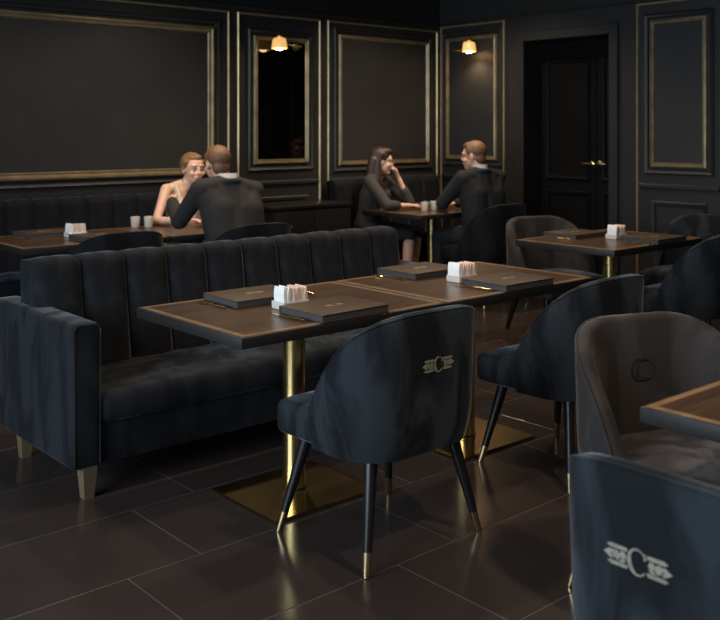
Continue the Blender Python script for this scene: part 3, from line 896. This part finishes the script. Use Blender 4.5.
def person(label, loc, face, shoulders, hips_dir, head, head_dir, arms, skin, sex='m', top='jacket', top_mat=None, low_mat=None,
           hair=None, hair_mat=None, legs=None, sleeve=1.0, neck_base=None, hs=1.0, glasses=False):
    """all points are world coordinates; the root sits on the floor under the pelvis"""
    t = thing('person', label, 'person', (loc[0], loc[1], 0))
    O = Vector((loc[0], loc[1], 0)); R_ = lambda p: Vector(p) - O
    pel = R_((loc[0], loc[1], 0.575)); F = Vector((*hips_dir, 0)).normalized(); Sx = F.cross(Vector((0, 0, 1)))
    shL, shR = R_(shoulders[0]), R_(shoulders[1]); nb = (shL + shR) / 2 + Vector((0, 0, 0.035)); cx = (shL - shR).normalized()
    H = R_(head); hq = fr(head_dir)
    hl = lambda x, y, z: H + hq @ (Vector((x, y, z)) * hs)
    k = 1.0 if sex == 'm' else 0.86
    chest = pel.lerp(nb, 0.66); waist = pel.lerp(nb, 0.30)

    def torso(b, g, wide=0.0):
        for s, w_ in ((-1, 1), (1, 1)):
            b.cap(pel + Sx * s * 0.075 * k, waist + Sx * s * 0.062 * k, 0.105 * k + g, 0.092 * k + g)
            b.cap(waist + cx * s * 0.060 * k, chest + cx * s * 0.078 * k, 0.092 * k + g, 0.100 * k + g)
        b.cap(chest + cx * 0.07 * k, nb - Vector((0, 0, 0.055)) + cx * 0.07 * k, 0.098 * k + g, 0.075 * k + g)
        b.cap(chest - cx * 0.07 * k, nb - Vector((0, 0, 0.055)) - cx * 0.07 * k, 0.098 * k + g, 0.075 * k + g)
        if wide:
            for s_, sp in ((1, shL), (-1, shR)):
                b.cap(pel + Sx * -s_ * 0.10, chest + cx * s_ * 0.11, 0.10 + g, 0.105 + g); b.cap(chest + cx * s_ * 0.11, sp - cx * s_ * 0.03 - Vector((0, 0, 0.03)), 0.105 + g, 0.066 + g)
            b.cap(pel - F * 0.02, nb - Vector((0, 0, 0.06)), 0.115 + g, 0.085 + g)
        b.cap(shL - cx * 0.01, nb + Vector((0, 0, 0.01)), 0.052 * k + g, 0.054 * k + g); b.cap(shR + cx * 0.01, nb + Vector((0, 0, 0.01)), 0.052 * k + g, 0.054 * k + g)
        if sex == 'f':
            fw = Vector((0, 0, 1)).cross(cx); fw = fw if fw.dot(F) > 0 else -fw
            for s in (-1, 1): b.cap(chest + cx * s * 0.065 + fw * 0.05, chest + cx * s * 0.07 + fw * 0.075 - Vector((0, 0, .01)), 0.06 + g, 0.05 + g)

    def arm(b, sh, el, wr, g, upto=1.0):
        b.cap(sh, sh.lerp(el, 0.5), 0.054 * k + g, 0.046 * k + g); b.cap(sh.lerp(el, 0.5), el, 0.046 * k + g, 0.040 * k + g)
        if upto > 0: b.cap(el, el.lerp(wr, upto), 0.040 * k + g, (0.040 + (0.026 - 0.040) * upto) * k + g)

    A = {s: [R_(p) for p in arms[s][:2]] for s in ('L', 'R')}
    sh = {'L': shL, 'R': shR}
    if legs is None:
        legs = {}
        for s, sg in (('L', -1), ('R', 1)):
            kn_ = pel + F * 0.42 + Sx * sg * 0.10 - Vector((0, 0, 0.055)); an = Vector((kn_.x - F.x * 0.03, kn_.y - F.y * 0.03, 0.09)); legs[s] = (kn_, an)
    # ---- continuous body
    b = B(); torso(b, -0.006)
    b.cap(nb - Vector((0, 0, 0.02)), hl(0, -0.025, -0.05), 0.058 * k, 0.054 * k)
    b.ell(hl(0, -0.014, 0.030), (0.076 * hs, 0.097 * hs, 0.089 * hs), hq, 20, 14)
    b.ell(hl(0, 0.024, -0.040), (0.058 * hs, 0.064 * hs, 0.068 * hs), hq)
    b.ell(hl(0, 0.060, -0.092), (0.026 * hs, 0.024 * hs, 0.020 * hs), hq)
    b.cap(hl(0, 0.083, 0.014), hl(0, 0.099, -0.024), 0.008 * hs, 0.0105 * hs, 10)
    for s in (-1, 1):
        b.ell(hl(s * 0.010, 0.088, -0.028), (0.008, 0.009, 0.007), hq, 10, 6)
        b.ell(hl(s * 0.030, 0.074, 0.030), (0.026, 0.016, 0.008), hq, 10, 6)
        b.ell(hl(s * 0.040, 0.060, -0.030), (0.024, 0.024, 0.022), hq, 10, 6)
        b.ell(hl(s * 0.077, -0.006, -0.006), (0.010, 0.020, 0.033), hq, 10, 8)
    b.ell(hl(0, 0.083, -0.058), (0.024, 0.012, 0.012), hq, 10, 6)
    for s in ('L', 'R'):
        arm(b, sh[s], A[s][0], A[s][1], -0.004)
        hd = arms[s][2]
        add_hand(b, A[s][1], hd[0], hd[1], hd[2], hd[3], k)
    for s, sg in (('L', -1), ('R', 1)):
        kn_, an = legs[s]; hip = pel + Sx * sg * 0.085
        b.cap(hip, kn_, 0.082 * k, 0.056 * k); b.cap(kn_, kn_.lerp(an, 0.35), 0.056 * k, 0.056 * k); b.cap(kn_.lerp(an, 0.35), an, 0.056 * k, 0.036 * k)
        b.cap(an - Vector((0, 0, 0.03)), an + F * 0.13 - Vector((0, 0, 0.055)), 0.038, 0.026)
    body = remesh(b, 'body', skin, t, 0.0055, 3)
    # ---- face
    for s in (-1, 1):
        e = B().ell(hl(s * 0.030, 0.0765, 0.006), (0.0125 * hs, 0.0095 * hs, 0.0085 * hs), hq, 12, 8).build('eye', M_eye, t)
        B().ell(hl(s * 0.030, 0.0835, 0.006), (0.0055, 0.004, 0.0055), hq, 10, 6).build('iris', M_iris, e)
        B().tube([hl(s * 0.012, 0.087, 0.026), hl(s * 0.030, 0.086, 0.033), hl(s * 0.050, 0.072, 0.027)], [0.0022, 0.003, 0.0015], 6).build('eyebrow', hair_mat, t)
    B().ell(hl(0, 0.0915, -0.0565), (0.021 * hs, 0.0065 * hs, 0.0075 * hs), hq, 12, 8).build('lips', M_lip, t)
    # ---- hair
    b = B()
    if hair == 'short':
        b.ell(hl(0, -0.026, 0.046), (0.083, 0.098, 0.086), hq, 20, 14)
        b.ell(hl(0, 0.012, 0.090), (0.060, 0.066, 0.036), hq)
        b.ell(hl(0, -0.058, -0.020), (0.066, 0.052, 0.068), hq)
        for s in (-1, 1): b.ell(hl(s * 0.066, 0.012, 0.045), (0.016, 0.030, 0.038), hq)
    elif hair == 'updo':
        b.ell(hl(0, -0.024, 0.044), (0.082, 0.095, 0.083), hq, 20, 14)
        b.ell(hl(0, 0.004, 0.086), (0.062, 0.072, 0.036), hq)
        b.ell(hl(0, -0.110, 0.030), (0.050, 0.045, 0.048), hq)
        for s in (-1, 1): b.cap(hl(s * 0.074, 0.022, 0.055), hl(s * 0.080, 0.0, 0.0), 0.016, 0.010)
    else:
        b.ell(hl(0, -0.022, 0.044), (0.086, 0.099, 0.088), hq, 20, 14)
        b.ell(hl(0, 0.012, 0.088), (0.066, 0.080, 0.040), hq)
        for s in (-1, 1):
            b.cap(hl(s * 0.070, -0.012, 0.06), hl(s * 0.080, -0.035, -0.06), 0.022, 0.026)
            b.cap(hl(s * 0.080, -0.035, -0.06), hl(s * 0.088, -0.02, -0.17), 0.028, 0.034); b.cap(hl(s * 0.088, -0.02, -0.17), hl(s * 0.074, 0.02, -0.28), 0.034, 0.022)
            b.cap(hl(s * 0.05, -0.075, 0.0), hl(s * 0.07, -0.085, -0.16), 0.05, 0.05); b.cap(hl(s * 0.07, -0.085, -0.16), hl(s * 0.06, -0.09, -0.30), 0.05, 0.028)
    remesh(b, 'hair', hair_mat, t, 0.006, 3)
    # ---- clothing
    if top == 'jacket':
        b = B(); torso(b, 0.014, 1.0 if sex == 'm' else 0.0)
        for s in ('L', 'R'): arm(b, sh[s], A[s][0], A[s][1], 0.018 if sex == 'm' else 0.013, sleeve)
        if sex == 'm':   # jacket skirt over the hips
            for sg in (-1, 1): b.cap(pel + Sx * sg * 0.08 - F * 0.02, pel + Sx * sg * 0.09 - Vector((0, 0, 0.03)) - F * 0.03, 0.118, 0.115)
        # collar: a raised ring round the neck, shirt band inside it
        cpts = []
        qn = fr(F)
        for i in range(17):
            a = 2 * math.pi * i / 16; fy = math.sin(a)
            cpts.append(nb + qn @ Vector((0.080 * k * math.cos(a), 0.074 * k * fy, 0.030 - 0.040 * max(0, fy))))
        for c0_, c1_ in zip(cpts, cpts[1:]): b.cap(c0_, c1_, 0.018, 0.018, 10)
        remesh(b, 'jacket', top_mat, t, 0.008, 10)
        if sex == 'm':
            sb_ = B(); ring0 = []; ring1 = []
            for i in range(20):
                a = 2 * math.pi * i / 20; fy = math.sin(a)
                ring0.append(nb + qn @ Vector((0.076 * math.cos(a), 0.072 * fy, 0.01))); ring1.append(nb + qn @ Vector((0.068 * math.cos(a), 0.064 * fy + 0.012, 0.080 - 0.030 * max(0, fy))))
            sb_.loft([ring0, ring1], caps=False).build('shirt_collar', M_shirt, t)
            for s in ('L', 'R'):
                el, wr = A[s]; d = (wr - el).normalized()
                B().cone(wr - d * 0.025, wr + d * 0.010, 0.037, 0.037).build('shirt_cuff', M_shirt, t)
        else:
            b = B(); torso(b, 0.004); remesh(b, 'blouse', M_plum, t, 0.009, 4)
    else:   # sleeveless dress with straps
        b = B(); topz = chest + (nb - chest) * 0.35
        for sg in (-1, 1):
            b.cap(pel + Sx * sg * 0.07, waist + Sx * sg * 0.052, 0.102, 0.088); b.cap(waist + cx * sg * 0.052, topz - Vector((0, 0, .07)) + cx * sg * 0.066, 0.087, 0.090)
        fw = Vector((0, 0, 1)).cross(cx); fw = fw if fw.dot(F) > 0 else -fw
        for s in (-1, 1): b.cap(chest + cx * s * 0.065 + fw * 0.05, chest + cx * s * 0.07 + fw * 0.075 - Vector((0, 0, .01)), 0.067, 0.058)
        for s in (-1, 1): b.cap(chest + cx * s * 0.085 + fw * 0.085 + Vector((0, 0, .03)), nb + cx * s * 0.10 + fw * 0.02 - Vector((0, 0, -0.004)), 0.022, 0.022)
        remesh(b, 'dress', top_mat, t, 0.007, 4)
    b = B()
    for s, sg in (('L', -1), ('R', 1)):
        kn_, an = legs[s]; hip = pel + Sx * sg * 0.085
        b.cap(hip, kn_, 0.098 * k, 0.072 * k); b.cap(pel, pel + Sx * sg * 0.08, 0.112 * k, 0.112 * k)
        if sex == 'm': b.cap(kn_, an, 0.072, 0.056)
    if sex == 'f':   # skirt spans between the thighs
        b.cap(pel + F * 0.1, pel + F * 0.34 - Vector((0, 0, .04)), 0.08, 0.07)
    remesh(b, 'trousers' if sex == 'm' else 'skirt', low_mat, t, 0.009, 4)
    for s in ('L', 'R'):
        kn_, an = legs[s]
        b = B(); c = Vector((an.x, an.y, 0.0))
        b.ell(c - F * 0.02 + Vector((0, 0, 0.045)), (0.046, 0.055, 0.042), fr(F)); b.cap(c + F * 0.02 + Vector((0, 0, 0.042)), c + F * 0.16 + Vector((0, 0, 0.034)), 0.042, 0.032)
        remesh(b, 'shoe', M_shoe, t, 0.008, 3)
    if glasses:
        g_ = B()
        for s in (-1, 1):
            g_.tube([hl(s * 0.033 + 0.024 * math.cos(2 * math.pi * i / 16), 0.102 - 0.35 * abs(0.024 * math.cos(2 * math.pi * i / 16)), 0.006 + 0.018 * math.sin(2 * math.pi * i / 16)) for i in range(17)], 0.0022, 6)
            g_.tube([hl(s * 0.057, 0.094, 0.012), hl(s * 0.079, 0.05, 0.014), hl(s * 0.083, -0.01, 0.012)], 0.0022, 6)
        g_.tube([hl(-0.010, 0.104, 0.010), hl(0, 0.108, 0.013), hl(0.010, 0.104, 0.010)], 0.0022, 6)
        g_.build('glasses', M_black, t)
    return t


# man with his back to the room, arm round to the left
person('man in charcoal suit seen from behind, leaning to the auburn-haired woman', (3.60, 5.36), None,
       ((3.385, 5.50, 1.055), (3.775, 5.44, 1.030)), (-0.05, 1), (3.555, 5.575, 1.215), (0.02, 1, -0.08),
       {'L': ((3.345, 5.715, 0.825), (3.435, 5.965, 0.935), ((0.25, 0.9, 0.25), (-0.7, 0.1, 0.6), 1, 0.3)),
        'R': ((3.84, 5.68, 0.83), (3.74, 5.90, 0.800), ((-0.4, 0.9, -0.05), (0, 0, 1), -1, 0.3))},
       M_skin2, 'm', 'jacket', M_suit, M_trouser, 'short', M_hair_brown)
# woman on the long banquette
person('auburn-haired woman in cream dress seated on the long banquette', (3.765, 6.370), None,
       ((3.925, 6.315, 1.000), (3.590, 6.325, 1.005)), (-0.05, -1), (3.785, 6.265, 1.155), (-0.02, -1, -0.05),
       {'L': ((3.98, 6.16, 0.80), (3.86, 6.00, 0.80), ((-0.6, -0.7, 0), (0, 0, 1), 1, 0.3)),
        'R': ((3.46, 6.24, 0.785), (3.60, 6.05, 0.795), ((0.6, -0.7, 0), (0, 0, 1), -1, 0.3))},
       M_skin, 'f', 'dress', M_cream, M_cream, 'updo', M_hair_red)
# woman with glasses, chin on her hand
fw2 = Vector((0.45, -0.89, 0)).normalized()
person('dark-haired woman in glasses resting her chin on one hand', (5.655, 6.385), None,
       ((5.845, 6.375, 1.000), (5.545, 6.225, 1.000)), (0.45, -0.89), (5.715, 6.255, 1.172), (0.74, -0.67, -0.08),
       {'L': ((5.965, 6.155, 0.800), (5.865, 6.205, 1.035), ((-0.45, 0.0, 0.85), (0.8, -0.4, 0.4), 1, 0.75)),
        'R': ((5.565, 6.020, 0.800), (5.80, 5.985, 0.790), ((0.95, 0.05, 0.0), (0, 0, 1), 1, 0.25))},
       M_skin, 'f', 'jacket', M_blouse, M_plum, 'long', M_hair_dark, sleeve=0.42, glasses=True,
       legs={'L': (Vector((0.30, -0.33, 0.53)), Vector((0.20, -0.36, 0.10))), 'R': (Vector((0.12, -0.42, 0.53)), Vector((0.06, -0.44, 0.10)))})
# man in navy suit across from her
person('man in navy suit seated across from the woman in glasses', (6.08, 5.36), None,
       ((5.880, 5.43, 1.045), (6.285, 5.40, 1.040)), (-0.08, 1), (6.055, 5.475, 1.228), (-0.48, 0.88, -0.10),
       {'L': ((5.83, 5.62, 0.83), (6.02, 5.78, 0.800), ((0.4, 0.9, 0), (0, 0, 1), 1, 0.35)),
        'R': ((6.39, 5.60, 0.83), (6.22, 5.80, 0.800), ((-0.5, 0.8, 0), (0, 0, 1), -1, 0.35))},
       M_skin2, 'm', 'jacket', M_navy, M_trouser, 'short', M_hair_brown)
